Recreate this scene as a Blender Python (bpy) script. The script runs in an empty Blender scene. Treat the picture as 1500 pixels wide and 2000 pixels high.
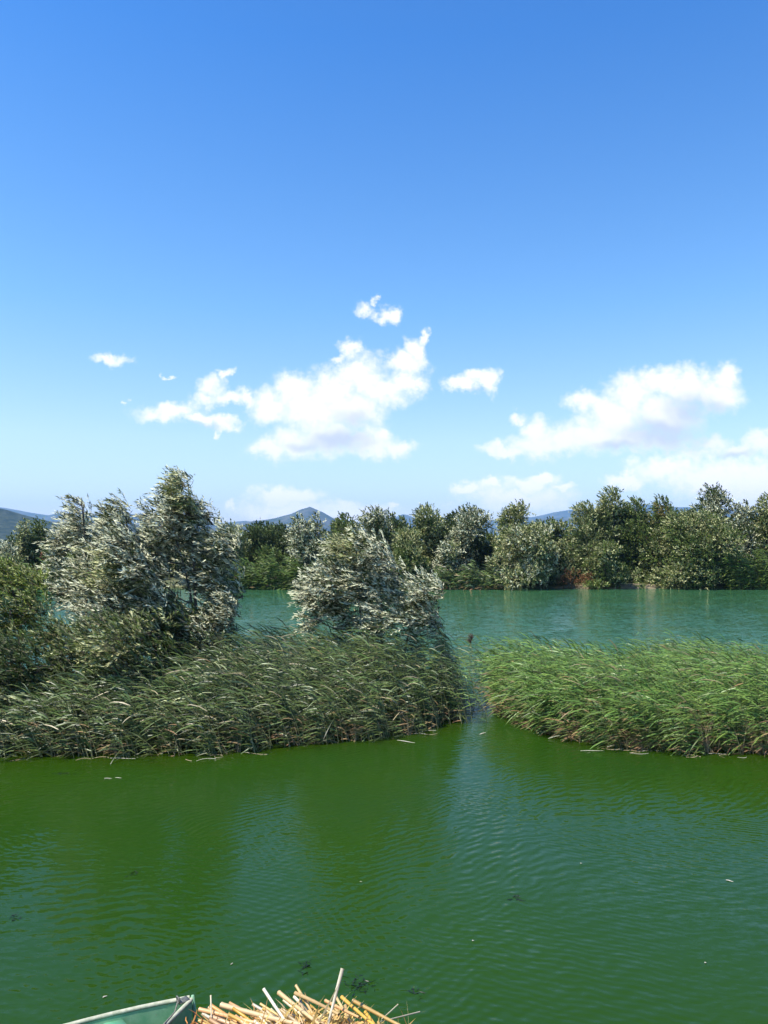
import bpy, math, random
import numpy as np
from math import radians as R, sin, cos, tan, pi

rng = np.random.default_rng(11)
random.seed(5)
sc = bpy.context.scene
col = sc.collection

# ------------------------------------------------------------------ camera
CAM_Z = 4.5
PITCH = math.atan(60 / 1500)
cam = bpy.data.cameras.new('camera')
cam.sensor_fit = 'VERTICAL'; cam.sensor_height = 36; cam.lens = 27
cam.clip_start = 0.05; cam.clip_end = 40000
camo = bpy.data.objects.new('camera', cam); col.objects.link(camo)
camo.location = (0, 0, CAM_Z); camo.rotation_euler = (pi / 2 + PITCH, 0, 0)
sc.camera = camo

def ray(px, py):
    """direction of a photo pixel (1500 x 2000), scaled so that its y component is 1"""
    xc, yc = (px - 750) / 1500, (1000 - py) / 1500
    d = np.array([xc, cos(PITCH) - yc * sin(PITCH), sin(PITCH) + yc * cos(PITCH)])
    return d / d[1]
def on_z(px, py, z=0.0):
    d = ray(px, py); t = (z - CAM_Z) / d[2]
    return np.array([d[0] * t, t, z])
def at_y(px, py, y):
    d = ray(px, py)
    return np.array([d[0] * y, y, CAM_Z + d[2] * y])

# ------------------------------------------------------------------ light and sky
SUN_EL, SUN_AZ = R(60), R(-114)          # azimuth clockwise from +Y (the view direction)
S_DIR = np.array([cos(SUN_EL) * sin(SUN_AZ), cos(SUN_EL) * cos(SUN_AZ), sin(SUN_EL)])
sun = bpy.data.lights.new('sun', 'SUN'); sun.energy = 5.0; sun.angle = R(0.53); sun.color = (1.0, 0.95, 0.86)
suno = bpy.data.objects.new('sun', sun); col.objects.link(suno)
from mathutils import Vector
suno.rotation_euler = Vector(-S_DIR).to_track_quat('-Z', 'Y').to_euler()
sc.view_settings.view_transform = 'Standard'; sc.view_settings.look = 'None'
sc.view_settings.exposure = 0.6; sc.view_settings.gamma = 1.0; sc.view_settings.use_curve_mapping = False
sc.cycles.max_bounces = 8; sc.cycles.transparent_max_bounces = 8
sc.cycles.diffuse_bounces = 3; sc.cycles.glossy_bounces = 3; sc.cycles.transmission_bounces = 3; sc.cycles.volume_bounces = 1
sc.cycles.caustics_reflective = False; sc.cycles.caustics_refractive = False

# puffs: px, py, rx, ry, weakness (0 thick .. 0.8 wisp)
PUFFS = [
 (525,880,44,20,.1),(575,868,50,30,0),(640,858,70,34,0),(720,868,62,22,.1),(780,873,36,15,.2),(738,848,26,20,.1),
 (572,762,42,34,0),(528,796,44,34,.1),(610,800,72,52,0),(648,765,46,44,0),(690,800,62,44,0),(702,735,50,40,.1),
 (748,762,54,32,.15),(795,742,38,26,.2),(810,682,19,26,.2),(790,706,42,24,.2),(826,655,11,16,.3),(690,680,24,22,.3),
 (660,700,16,12,.55),(482,776,18,16,.35),
 (330,806,64,16,.2),(392,820,44,12,.3),(436,824,32,12,.2),(408,752,30,24,.4),(398,780,30,20,.45),(446,776,38,13,.25),(440,730,14,12,.45),(430,843,7,9,.6),
 (218,702,34,13,.4),(250,778,9,6,.65),(330,732,8,5,.7),(713,600,26,15,.6),(758,615,24,18,.3),(735,584,12,8,.65),
 (905,748,30,18,.1),(936,735,28,20,.1),(957,745,19,24,.15),
 (985,880,44,15,.15),(1048,845,28,28,.1),(1045,870,55,22,.1),(1110,864,56,27,0),(1160,850,60,36,0),(1200,815,62,46,0),(1145,788,44,22,.3),
 (1235,768,48,38,0),(1295,742,52,30,0),(1345,755,52,40,.05),(1400,775,52,36,.15),(1420,741,28,26,.1),(1230,858,60,26,.1),(1300,815,70,52,.1),(1290,862,80,22,.45),
 (1010,820,15,12,.45),(1485,862,34,26,.1),(1440,878,46,18,.3),(1385,866,38,18,.4),(1350,884,40,14,.6)]
FAINT = [(1225,942,48,18,.35),(1300,915,70,26,.5),(1390,935,110,44,.5),(1475,950,90,60,.5),(1070,932,32,15,.25),(1035,945,42,16,.35),(962,948,28,13,.25),(910,953,26,14,.35),
 (1010,975,120,26,.6),(1105,955,22,10,.4),(560,968,66,18,.35),(535,958,30,15,.35),(560,995,110,22,.6),(456,990,12,14,.45),(690,996,90,18,.6),(765,985,15,8,.45)]

SHADES = [(665,862,80,24,.2),(600,872,60,14,.5),(690,820,50,30,.55),(1300,846,110,40,.1),(1345,800,60,44,.35),(1400,800,40,26,.5),(1210,870,70,16,.4),(1440,892,60,14,.4),(930,762,30,8,.5),(400,832,50,8,.5)]
def new_node(nt, typ, **kw):
    n = nt.nodes.new(typ)
    for k, v in kw.items(): setattr(n, k, v)
    return n
def setin(nt, sock, v):
    if hasattr(v, 'is_output'): nt.links.new(v, sock)
    else: sock.default_value = v
def math_n(nt, op, a, b=None, c=None, clamp=False):
    n = new_node(nt, 'ShaderNodeMath', operation=op, use_clamp=clamp)
    for i, v in enumerate((a, b, c)):
        if v is not None: setin(nt, n.inputs[i], v)
    return n.outputs[0]
def vec_n(nt, op, a, b=None, c=None):
    n = new_node(nt, 'ShaderNodeVectorMath', operation=op)
    for i, v in enumerate((a, b, c)):
        if v is not None: setin(nt, n.inputs[i], v)
    return n.outputs['Value'] if op in ('LENGTH', 'DOT_PRODUCT') else n.outputs[0]
def mix_n(nt, fac, a, b, blend='MIX'):
    n = new_node(nt, 'ShaderNodeMix', data_type='RGBA', blend_type=blend)
    setin(nt, n.inputs[0], fac); setin(nt, n.inputs[6], a); setin(nt, n.inputs[7], b)
    return n.outputs[2]
def maprange(nt, v, a, b, c=0.0, d=1.0, smooth=False):
    n = new_node(nt, 'ShaderNodeMapRange', interpolation_type='SMOOTHSTEP' if smooth else 'LINEAR')
    setin(nt, n.inputs[0], v)
    for i, x in enumerate((a, b, c, d)): setin(nt, n.inputs[i + 1], x)
    return n.outputs[0]
def noise_n(nt, vec, scale, detail=4, rough=0.55, out='Fac', dim='3D', dist=0.0):
    n = new_node(nt, 'ShaderNodeTexNoise', noise_dimensions=dim)
    if vec is not None: nt.links.new(vec, n.inputs['Vector'])
    n.inputs['Scale'].default_value = scale; n.inputs['Detail'].default_value = detail
    n.inputs['Roughness'].default_value = rough; n.inputs['Distortion'].default_value = dist
    return n.outputs[out]

def field_group(name, puffs):
    g = bpy.data.node_groups.new(name, 'ShaderNodeTree')
    g.interface.new_socket('P', in_out='INPUT', socket_type='NodeSocketVector')
    g.interface.new_socket('Field', in_out='OUTPUT', socket_type='NodeSocketFloat')
    gi, go = g.nodes.new('NodeGroupInput'), g.nodes.new('NodeGroupOutput')
    acc = None
    for px, py, rx, ry, wk in puffs:
        d = ray(px, py); sx, sy = 1500 / rx, 1500 / ry
        v = vec_n(g, 'MULTIPLY_ADD', gi.outputs[0], (sx, sy, 0), (-d[0] * sx, -d[2] * sy, wk))
        l = vec_n(g, 'LENGTH', v)
        acc = l if acc is None else math_n(g, 'SMOOTH_MIN', acc, l, 0.35)
    g.links.new(math_n(g, 'SUBTRACT', 1.38, acc), go.inputs[0])
    return g

world = bpy.data.worlds.new('World'); sc.world = world; world.use_nodes = True
nt = world.node_tree; nt.nodes.clear()
sky = new_node(nt, 'ShaderNodeTexSky', sky_type='NISHITA', sun_disc=False)
sky.sun_elevation = SUN_EL; sky.sun_rotation = SUN_AZ; sky.air_density = 1.0; sky.dust_density = 0.6; sky.ozone_density = 2.0
tc = new_node(nt, 'ShaderNodeTexCoord')
sep = new_node(nt, 'ShaderNodeSeparateXYZ'); nt.links.new(tc.outputs['Generated'], sep.inputs[0])
# clear deep blue overhead, milky towards the horizon, the same all round
ramp = new_node(nt, 'ShaderNodeValToRGB'); nt.links.new(sep.outputs[2], ramp.inputs[0])
SKY_TINT = [(0.0, (1.10, 1.02, 1.11)), (.07, (1.12, 1.10, 1.20)), (.13, (1.14, 1.16, 1.27)), (.29, (.70, 1.06, 1.30)), (.56, (.29, .79, 1.32)), (1.0, (.22, .55, 1.0))]
el = ramp.color_ramp.elements
while len(el) < len(SKY_TINT): el.new(.5)
for e_, (p_, c_) in zip(el, SKY_TINT): e_.position = p_; e_.color = (*[x / 1.6 for x in c_], 1)
tint = vec_n(nt, 'MULTIPLY', ramp.outputs[0], (1.6, 1.6, 1.6))
SKY = vec_n(nt, 'MULTIPLY', sky.outputs[0], tint)
yy = math_n(nt, 'MAXIMUM', sep.outputs[1], 0.02)
comb = new_node(nt, 'ShaderNodeCombineXYZ')
u = math_n(nt, 'DIVIDE', sep.outputs[0], yy); v = math_n(nt, 'DIVIDE', sep.outputs[2], yy)
nt.links.new(u, comb.inputs[0]); nt.links.new(v, comb.inputs[1]); comb.inputs[2].default_value = 1.0
P = comb.outputs[0]
n1 = noise_n(nt, P, 30, 6, 0.62, 'Color')
Pd = vec_n(nt, 'MULTIPLY_ADD', vec_n(nt, 'SUBTRACT', n1, (.5, .5, .5)), (.055, .05, 0), P)
Pd = vec_n(nt, 'MULTIPLY', Pd, (1, 1, 0))
gb, gf = field_group('cumulus_field', PUFFS), field_group('far_cumulus_field', FAINT); gs_ = field_group('cumulus_base_field', SHADES)
def field(g, p):
    n = new_node(nt, 'ShaderNodeGroup'); n.node_tree = g; nt.links.new(p, n.inputs[0]); return n.outputs[0]
fb = field(gb, Pd)
Pl = vec_n(nt, 'MULTIPLY', vec_n(nt, 'MULTIPLY_ADD', vec_n(nt, 'SUBTRACT', noise_n(nt, P, 30, 2, 0.5, 'Color'), (.5, .5, .5)), (.035, .03, 0), P), (1, 1, 0))
fs = field(gs_, Pl)
ff = field(gf, Pd)
fine = noise_n(nt, P, 90, 5, 0.62)
fine_c = math_n(nt, 'MULTIPLY', math_n(nt, 'SUBTRACT', fine, 0.5), 0.9)
alpha = maprange(nt, math_n(nt, 'ADD', fb, fine_c), -0.05, 1.05, smooth=True)
alpha_f = math_n(nt, 'MULTIPLY', maprange(nt, math_n(nt, 'ADD', ff, fine_c), -0.05, 0.85, smooth=True), 0.92)
depth = maprange(nt, math_n(nt, 'ADD', fs, math_n(nt, 'MULTIPLY', fine_c, 0.35)), 0.15, 1.15, smooth=True)
CLOUD_WHITE = (7.0, 6.9, 7.0, 1); CLOUD_GREY = (3.5, 3.95, 4.7, 1); CLOUD_FAR = (8.3, 7.8, 7.9, 1)
ccol = mix_n(nt, math_n(nt, 'MULTIPLY', depth, 0.8), CLOUD_WHITE, CLOUD_GREY)
c1 = mix_n(nt, alpha_f, SKY, CLOUD_FAR)
c2 = mix_n(nt, alpha, c1, ccol)
# all round the rest of the horizon the same fair-weather cumulus goes on
dirs = vec_n(nt, 'MULTIPLY', tc.outputs['Generated'], (1, 1, 2.4))
g_n = noise_n(nt, dirs, 3.4, 6, 0.58)
band = math_n(nt, 'MULTIPLY', maprange(nt, sep.outputs[2], 0.02, 0.12, smooth=True), maprange(nt, sep.outputs[2], 0.30, 0.20, smooth=True))
outside = maprange(nt, math_n(nt, 'ABSOLUTE', u), 0.56, 0.75, smooth=True)
behind = math_n(nt, 'LESS_THAN', sep.outputs[1], 0.05)
outside = math_n(nt, 'MAXIMUM', outside, behind)
a_g = math_n(nt, 'MULTIPLY', math_n(nt, 'MULTIPLY', maprange(nt, g_n, 0.55, 0.68, smooth=True), band), outside)
plain = mix_n(nt, a_g, SKY, CLOUD_WHITE)
bgA = new_node(nt, 'ShaderNodeBackground'); bgB = new_node(nt, 'ShaderNodeBackground')
SKY_STRENGTH = 0.122
for b, c in ((bgA, plain), (bgB, c2)):
    nt.links.new(c, b.inputs[0]); b.inputs[1].default_value = SKY_STRENGTH
inreg = math_n(nt, 'MULTIPLY', math_n(nt, 'GREATER_THAN', sep.outputs[1], 0.3),
               math_n(nt, 'MULTIPLY', math_n(nt, 'LESS_THAN', math_n(nt, 'ABSOLUTE', math_n(nt, 'ADD', v, -0.16)), 0.19), math_n(nt, 'LESS_THAN', math_n(nt, 'ABSOLUTE', u), 0.62)))
mixs = new_node(nt, 'ShaderNodeMixShader'); setin(nt, mixs.inputs[0], inreg)
nt.links.new(bgA.outputs[0], mixs.inputs[1]); nt.links.new(bgB.outputs[0], mixs.inputs[2])
wo = new_node(nt, 'ShaderNodeOutputWorld'); nt.links.new(mixs.outputs[0], wo.inputs[0])
world.cycles.sampling_method = 'MANUAL'; world.cycles.sample_map_resolution = 512

# ------------------------------------------------------------------ helpers
def tag(o, label=None, cat=None, group=None, kind=None):
    for k, x in (('label', label), ('category', cat), ('group', group), ('kind', kind)):
        if x: o[k] = x
    return o
def link(name, me, parent=None, loc=None):
    o = bpy.data.objects.new(name, me); col.objects.link(o)
    if parent is not None: o.parent = parent
    if loc is not None: o.location = loc
    return o
def empty(name, loc, rz=0.0):
    o = link(name, None); o.location = loc; o.rotation_euler = (0, 0, rz); o.empty_display_size = 0.2
    return o
def mesh_np(name, verts, faces, mats, mi=None, smooth=False):
    """faces: list of (M,k) int arrays; mi: matching list of material index arrays or ints"""
    me = bpy.data.meshes.new(name)
    verts = np.asarray(verts, np.float32).reshape(-1, 3)
    faces = [np.asarray(f, np.int32) for f in faces if len(f)]
    me.vertices.add(len(verts)); me.vertices.foreach_set('co', verts.ravel())
    tot = np.concatenate([np.full(len(f), f.shape[1], np.int32) for f in faces])
    idx = np.concatenate([f.ravel() for f in faces])
    me.loops.add(len(idx)); me.loops.foreach_set('vertex_index', idx)
    me.polygons.add(len(tot))
    me.polygons.foreach_set('loop_start', np.concatenate([[0], np.cumsum(tot)[:-1]]).astype(np.int32))
    for m in (mats if isinstance(mats, (list, tuple)) else [mats]): me.materials.append(m)
    if mi is not None:
        me.polygons.foreach_set('material_index', np.concatenate([np.broadcast_to(np.asarray(x, np.int32), (len(f),)) for x, f in zip(mi, faces)]).astype(np.int32))
    if smooth: me.polygons.foreach_set('use_smooth', np.ones(len(tot), bool))
    me.update(calc_edges=True); me.validate()
    return me
class MB:
    """collects pieces into one mesh"""
    def __init__(s): s.v = []; s.f = {3: [], 4: []}; s.m = {3: [], 4: []}; s.n = 0
    def add(s, v, f, m=0):
        v = np.asarray(v, float).reshape(-1, 3); f = np.asarray(f, int)
        s.v.append(v); s.f[f.shape[1]].append(f + s.n); s.m[f.shape[1]].append(np.full(len(f), m)); s.n += len(v)
    def more(s, f, m=0, off=0):
        f = np.asarray(f, int); s.f[f.shape[1]].append(f + off); s.m[f.shape[1]].append(np.full(len(f), m))
    def mesh(s, name, mats, smooth=False):
        fs = [np.concatenate(s.f[k]) for k in (3, 4) if s.f[k]]; ms = [np.concatenate(s.m[k]) for k in (3, 4) if s.f[k]]
        return mesh_np(name, np.concatenate(s.v), fs, mats, ms, smooth)
    def tube(s, pts, rad, n=6, m=0, cap=True):
        pts = np.asarray(pts, float); rad = np.broadcast_to(np.asarray(rad, float), (len(pts),))
        T = np.gradient(pts, axis=0); T /= np.linalg.norm(T, axis=1)[:, None] + 1e-9
        ref = np.array([0, 0, 1.0]) if abs(T[0][2]) < 0.9 else np.array([1.0, 0, 0])
        A = np.cross(T, ref); A /= np.linalg.norm(A, axis=1)[:, None] + 1e-9; B = np.cross(T, A)
        a = np.linspace(0, 2 * pi, n, endpoint=False)
        V = pts[:, None] + rad[:, None, None] * (np.cos(a)[None, :, None] * A[:, None] + np.sin(a)[None, :, None] * B[:, None])
        i = np.arange(len(pts) - 1)[:, None] * n; j = np.arange(n)[None]; k = (j + 1) % n
        F = np.stack([i + j, i + k, i + n + k, i + n + j], -1).reshape(-1, 4)
        off = s.n; s.add(V.reshape(-1, 3), F, m)
        if cap:
            for e in (0, len(pts) - 1):
                ids = np.arange(n) + e * n
                s.add(pts[e:e + 1], np.zeros((0, 3), int), m)
                c = s.n - 1 - off
                s.more(np.stack([ids, np.roll(ids, -1), np.full(n, c)], -1), m, off)
    def box(s, c, half, m=0, rot=None, taper=1.0):
        h = np.asarray(half, float)
        v = np.array([[x, y, z] for z in (-1, 1) for y in (-1, 1) for x in (-1, 1)], float)
        v[4:, :2] *= taper; v = v * h
        if rot is not None: v = v @ np.asarray(rot).T
        s.add(v + np.asarray(c), [[0, 2, 3, 1], [4, 5, 7, 6], [0, 1, 5, 4], [2, 6, 7, 3], [0, 4, 6, 2], [1, 3, 7, 5]], m)
def unit(a): return a / (np.linalg.norm(a, axis=-1, keepdims=True) + 1e-9)
WIND = np.array([-1.0, 0.12, 0.02])

def leaf_quads(Pb, D, N, L, W, bend=0.12):
    """lance-shaped leaves: base, widest points, tip; front side looks along N"""
    D = unit(D); N = unit(N - D * (N * D).sum(-1, keepdims=True)); Wv = np.cross(D, N)
    L = L[:, None]; W = W[:, None]
    mid = Pb + D * L * 0.42 + N * L * bend
    V = np.stack([Pb, mid + Wv * W * .5, Pb + D * L, mid - Wv * W * .5], 1).reshape(-1, 3)
    F = np.arange(len(Pb))[:, None] * 4 + np.arange(4)[None]
    return V, F
def blade_strips(Pb, D, N, L, W, droop):
    """long grass blades of three joints that bend along droop"""
    D = unit(D); n = len(Pb); Wv = unit(np.cross(D, N)); L = L[:, None]; W = W[:, None]
    q = [Pb, Pb + D * L * .35 + droop * L * .05, Pb + D * L * .7 + droop * L * .24, Pb + D * L * .95 + droop * L * .52]
    V = np.stack([q[0] - Wv * W * .3, q[0] + Wv * W * .3, q[1] - Wv * W * .5, q[1] + Wv * W * .5, q[2] - Wv * W * .4, q[2] + Wv * W * .4, q[3]], 1).reshape(-1, 3)
    b = np.arange(n)[:, None] * 7
    Q = np.concatenate([b + np.array([[0, 1, 3, 2]]), b + np.array([[2, 3, 5, 4]])]); T = b + np.array([[4, 5, 6]])
    return V, Q, T

# ------------------------------------------------------------------ materials
def mat(name):
    m = bpy.data.materials.new(name); m.use_nodes = True; m.node_tree.nodes.clear()
    out = m.node_tree.nodes.new('ShaderNodeOutputMaterial')
    return m, m.node_tree, out
def leaf_mat(name, top, under, var=0.35, trans=0.25, rough=0.5, spec=0.4, dry=None, dryp=0.0):
    m, t, out = mat(name)
    g = new_node(t, 'ShaderNodeNewGeometry')
    c = mix_n(t, g.outputs['Backfacing'], (*top, 1), (*under, 1))
    rnd = g.outputs['Random Per Island']
    val = maprange(t, rnd, 0, 1, 1 - var, 1 + var)
    r2 = math_n(t, 'FRACT', math_n(t, 'MULTIPLY', rnd, 17.31))
    h = new_node(t, 'ShaderNodeHueSaturation')
    setin(t, h.inputs['Hue'], maprange(t, r2, 0, 1, 0.475, 0.515)); setin(t, h.inputs['Value'], val); setin(t, h.inputs['Color'], c)
    c = h.outputs[0]
    if dry:
        c = mix_n(t, math_n(t, 'LESS_THAN', math_n(t, 'FRACT', math_n(t, 'MULTIPLY', rnd, 53.7)), dryp), c, (*dry, 1))
    p = new_node(t, 'ShaderNodeBsdfPrincipled'); setin(t, p.inputs['Base Color'], c)
    p.inputs['Roughness'].default_value = rough; p.inputs['Specular IOR Level'].default_value = spec
    tr = new_node(t, 'ShaderNodeBsdfTranslucent'); setin(t, tr.inputs[0], c)
    mx = new_node(t, 'ShaderNodeMixShader'); mx.inputs[0].default_value = trans
    t.links.new(p.outputs[0], mx.inputs[1]); t.links.new(tr.outputs[0], mx.inputs[2]); t.links.new(mx.outputs[0], out.inputs[0])
    return m
def rough_mat(name, c1, c2, scale=8, rough=0.9, detail=5, bump=0.3, spec=0.3, stretch=None, dist=0.01):
    m, t, out = mat(name)
    tcn = new_node(t, 'ShaderNodeTexCoord'); vec = tcn.outputs['Object']
    if stretch: vec = vec_n(t, 'MULTIPLY', vec, stretch)
    n = noise_n(t, vec, scale, detail, 0.62)
    f = maprange(t, n, 0.33, 0.67)
    p = new_node(t, 'ShaderNodeBsdfPrincipled'); setin(t, p.inputs['Base Color'], mix_n(t, f, (*c1, 1), (*c2, 1)))
    p.inputs['Roughness'].default_value = rough; p.inputs['Specular IOR Level'].default_value = spec
    b = new_node(t, 'ShaderNodeBump'); b.inputs['Strength'].default_value = bump; b.inputs['Distance'].default_value = dist
    t.links.new(n, b.inputs['Height']); t.links.new(b.outputs[0], p.inputs['Normal'])
    t.links.new(p.outputs[0], out.inputs[0])
    return m
M_BARK = rough_mat('willow_bark', (.05, .042, .034), (.14, .12, .10), 14, 0.95, 5, .5)
M_TWIG = rough_mat('willow_twig', (.07, .06, .035), (.16, .13, .08), 20, 0.9)
M_MUD = rough_mat('dark_mud', (.035, .028, .018), (.08, .062, .04), 3, 0.85, 6, .4)
M_GRASSY = rough_mat('meadow_ground', (.05, .075, .02), (.13, .12, .05), .6, 0.95, 7, .4)
M_SOIL = rough_mat('bank_soil', (.10, .075, .045), (.22, .17, .11), 2.5, 0.95, 7, .5)
M_SHORE = rough_mat('pale_shore', (.13, .10, .06), (.24, .20, .13), 3.5, 0.95, 7, .5)

# silver willows, greener willows, dense dark trees
L_SILVER = leaf_mat('silver_willow_leaf', (.045, .065, .016), (.60, .61, .40), .40, .10, .5, .25)
L_OLIVE = leaf_mat('olive_willow_leaf', (.075, .11, .020), (.42, .43, .20), .40, .12, .5, .25)
L_YELLOW = leaf_mat('yellow_green_leaf', (.16, .22, .03), (.34, .40, .13), .40, .2, .5, .25)
L_DARK = leaf_mat('dark_green_leaf', (.040, .070, .014), (.10, .13, .04), .40, .14, .5, .25)
L_MID = leaf_mat('mid_green_leaf', (.075, .12, .020), (.18, .22, .07), .40, .16, .5, .25)
L_BROWN = leaf_mat('brownish_leaf', (.13, .115, .03), (.2, .18, .07), .4, .2, .6, .3)
L_RUST = leaf_mat('rusty_dry_leaf', (.17, .085, .03), (.22, .12, .05), .4, .2, .7, .2)
L_REED = leaf_mat('reed_leaf', (.070, .104, .026), (.33, .36, .18), .75, .08, .42, .35, (.36, .30, .17), .03)
L_REED_BRIGHT = leaf_mat('bright_reed_leaf', (.125, .215, .042), (.27, .38, .13), .55, .18, .42, .35, (.32, .25, .12), .03)
L_REED_DRY = leaf_mat('dry_reed_leaf', (.30, .20, .09), (.34, .25, .14), .4, .2, .7, .3)
M_REED_STEM = rough_mat('reed_stem', (.20, .21, .08), (.34, .31, .15), 6, 0.6)
M_PLUME = rough_mat('reed_plume', (.06, .04, .03), (.12, .08, .06), 30, 0.9)

# ------------------------------------------------------------------ the setting: land, water, hills
def fbm2(x, y, seed=0, octs=5, lac=2.03, gain=.5):
    r = np.random.default_rng(seed); z = 0; a = 1.0; f = 1.0
    for _ in range(octs):
        for _k in range(3):
            th = r.uniform(0, 2 * pi); ph = r.uniform(0, 2 * pi); s = r.uniform(.7, 1.3)
            z = z + a / 3 * np.sin((x * cos(th) + y * sin(th)) * f * s + ph + 1.3 * np.sin((x * sin(th) - y * cos(th)) * f * .7 + ph * 2))
        a *= gain; f *= lac
    return z
FAR_SHORE = 74.0
def grid_mesh(name, xs, ys, zf, m, smooth=True):
    X, Y = np.meshgrid(xs, ys); Z = zf(X, Y)
    V = np.stack([X, Y, Z], -1).reshape(-1, 3); nx = len(xs)
    i = (np.arange(len(ys) - 1)[:, None] * nx + np.arange(nx - 1)[None]).ravel()
    return mesh_np(name, V, [np.stack([i, i + 1, i + nx + 1, i + nx], -1)], m, None, smooth), X, Y
def shore_y(X): return FAR_SHORE + 1.2 * fbm2(X * .08, X * 0, 3, 3)
def ground_z(X, Y):
    far = np.clip((Y - shore_y(X)) / 2.2, 0, 1); near = np.clip((-14 - Y) / 6, 0, 1)
    z = -2.0 + far * (2.35 + .12 * fbm2(X * .3, Y * .3, 4, 3)) + near * 4.8
    return z
xs = np.concatenate([-np.geomspace(9000, 130, 14), np.linspace(-120, 120, 161), np.geomspace(130, 9000, 14)])
ys = np.concatenate([-np.geomspace(3000, 40, 8), np.linspace(-30, 66, 25), np.linspace(68, 90, 45), np.geomspace(95, 9000, 20)])
me, _, _ = grid_mesh('ground', xs, ys, ground_z, M_GRASSY)
tag(link('ground', me), kind='structure')

# reed-bed outlines: x, front y, back y
LB = np.array([(-12, 15.9, 20.0), (-8, 16.05, 20.2), (-5.5, 16.0, 20.4), (-3.6, 16.1, 21.5), (-2.2, 16.8, 22.6), (-.8, 17.2, 22.8), (.35, 17.5, 22.4), (1.0, 18.2, 22.2), (1.7, 18.9, 22.0), (2.2, 19.8, 21.6)])
RB = np.array([(3.08, 20.1, 21.7), (3.28, 19.4, 21.8), (3.6, 18.5, 21.9), (4.2, 17.5, 22.0), (5.2, 16.8, 22.0), (6.5, 16.5, 22.0), (9, 16.2, 22.0), (13, 16.0, 21.8)])

LB[:, 1] += .42; RB[:, 1] += .25
# water: muddier in the shallows along the reeds
M_WATER, t, out = mat('lake_water')
tcn = new_node(t, 'ShaderNodeTexCoord'); PO = tcn.outputs['Object']
att = new_node(t, 'ShaderNodeAttribute', attribute_name='shallow')
big = noise_n(t, PO, .16, 3, .5)
c_deep = mix_n(t, maprange(t, big, .35, .65), (.0145, .048, .006, 1), (.0165, .051, .002, 1))
sepp = new_node(t, 'ShaderNodeSeparateXYZ'); t.links.new(PO, sepp.inputs[0])
c_deep = mix_n(t, maprange(t, sepp.outputs[1], 19, 30, smooth=True), c_deep, (.033, .108, .044, 1))   # sky reflection on the open channel, mixed into the base colour
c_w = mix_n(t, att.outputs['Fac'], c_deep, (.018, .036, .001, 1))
p = new_node(t, 'ShaderNodeBsdfPrincipled'); setin(t, p.inputs['Base Color'], c_w)
p.inputs['Roughness'].default_value = .04; p.inputs['IOR'].default_value = 1.333; p.inputs['Specular IOR Level'].default_value = .25
def rip(angle, sx, sy, scale, detail, rough=.5, dist=0.0):
    mp = new_node(t, 'ShaderNodeMapping'); mp.inputs['Rotation'].default_value = (0, 0, angle); mp.inputs['Scale'].default_value = (sx, sy, 1)
    t.links.new(PO, mp.inputs[0]); return vec_n(t, 'SUBTRACT', noise_n(t, mp.outputs[0], scale, detail, rough, 'Color', dist=dist), (.5, .5, .5))
r1 = rip(R(-24), .22, 1, 17, 3, .55, .3)
r2 = rip(R(14), .38, 1, 3.0, 3, .5, .5)
r3 = rip(R(-50), .6, 1, 24, 2)
open_w = maprange(t, sepp.outputs[1], 17, 27, .72, 3.4, smooth=True)   # the reeds shelter the near water, the channel lies open to the wind
patch = math_n(t, 'MULTIPLY', maprange(t, noise_n(t, PO, .33, 3, .5), .36, .64, .35, 1.0), open_w)
RIPPLE = (.30, .50, 0)
slope = vec_n(t, 'ADD', vec_n(t, 'ADD', r1, vec_n(t, 'MULTIPLY', r2, (.32, .32, 0))), vec_n(t, 'MULTIPLY', r3, (.6, .6, 0)))
slope = vec_n(t, 'MULTIPLY', vec_n(t, 'MULTIPLY', slope, RIPPLE), patch)
warp = noise_n(t, PO, .55, 2, .5, dist=.6); warp2 = noise_n(t, PO, 2.6, 2, .5)
def train(deg, lam, amp, wamt, mscale, lo, hi):
    kx, ky = -sin(R(deg)), cos(R(deg)); k = 2 * pi / lam                # crests run along deg
    ph = math_n(t, 'ADD', vec_n(t, 'DOT_PRODUCT', PO, (kx * k, ky * k, 0)), math_n(t, 'ADD', math_n(t, 'MULTIPLY', warp, wamt), math_n(t, 'MULTIPLY', warp2, 7.0)))
    m_ = maprange(t, noise_n(t, vec_n(t, 'ADD', PO, (mscale * 31, 7, 0)), mscale, 2, .5), lo, hi)
    a_ = math_n(t, 'MULTIPLY', math_n(t, 'MULTIPLY', math_n(t, 'SINE', ph), amp), m_)
    cb = new_node(t, 'ShaderNodeCombineXYZ'); setin(t, cb.inputs[0], math_n(t, 'MULTIPLY', a_, kx)); setin(t, cb.inputs[1], math_n(t, 'MULTIPLY', a_, ky)); return cb.outputs[0]
near_w = maprange(t, sepp.outputs[1], 17, 22, 1, 0)
trains = vec_n(t, 'ADD', vec_n(t, 'ADD', train(40, .145, .075, 30, .22, .42, .62), train(-20, .105, .055, 24, .3, .45, .62)), train(16, .21, .045, 30, .17, .42, .6))
slope = vec_n(t, 'ADD', slope, vec_n(t, 'MULTIPLY', trains, near_w))
nrm = vec_n(t, 'NORMALIZE', vec_n(t, 'ADD', slope, (0, 0, 1)))
t.links.new(nrm, p.inputs['Normal']); t.links.new(p.outputs[0], out.inputs[0])
xs = np.concatenate([-np.geomspace(900, 18, 24), np.linspace(-16, 16, 129), np.geomspace(18, 900, 24)])
ys = np.concatenate([np.linspace(-17, 10, 14), np.linspace(10.5, 24, 109), np.linspace(25, 82, 30)])
me, X, Y = grid_mesh('water', xs, ys, lambda X, Y: 0 * X, M_WATER)
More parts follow.
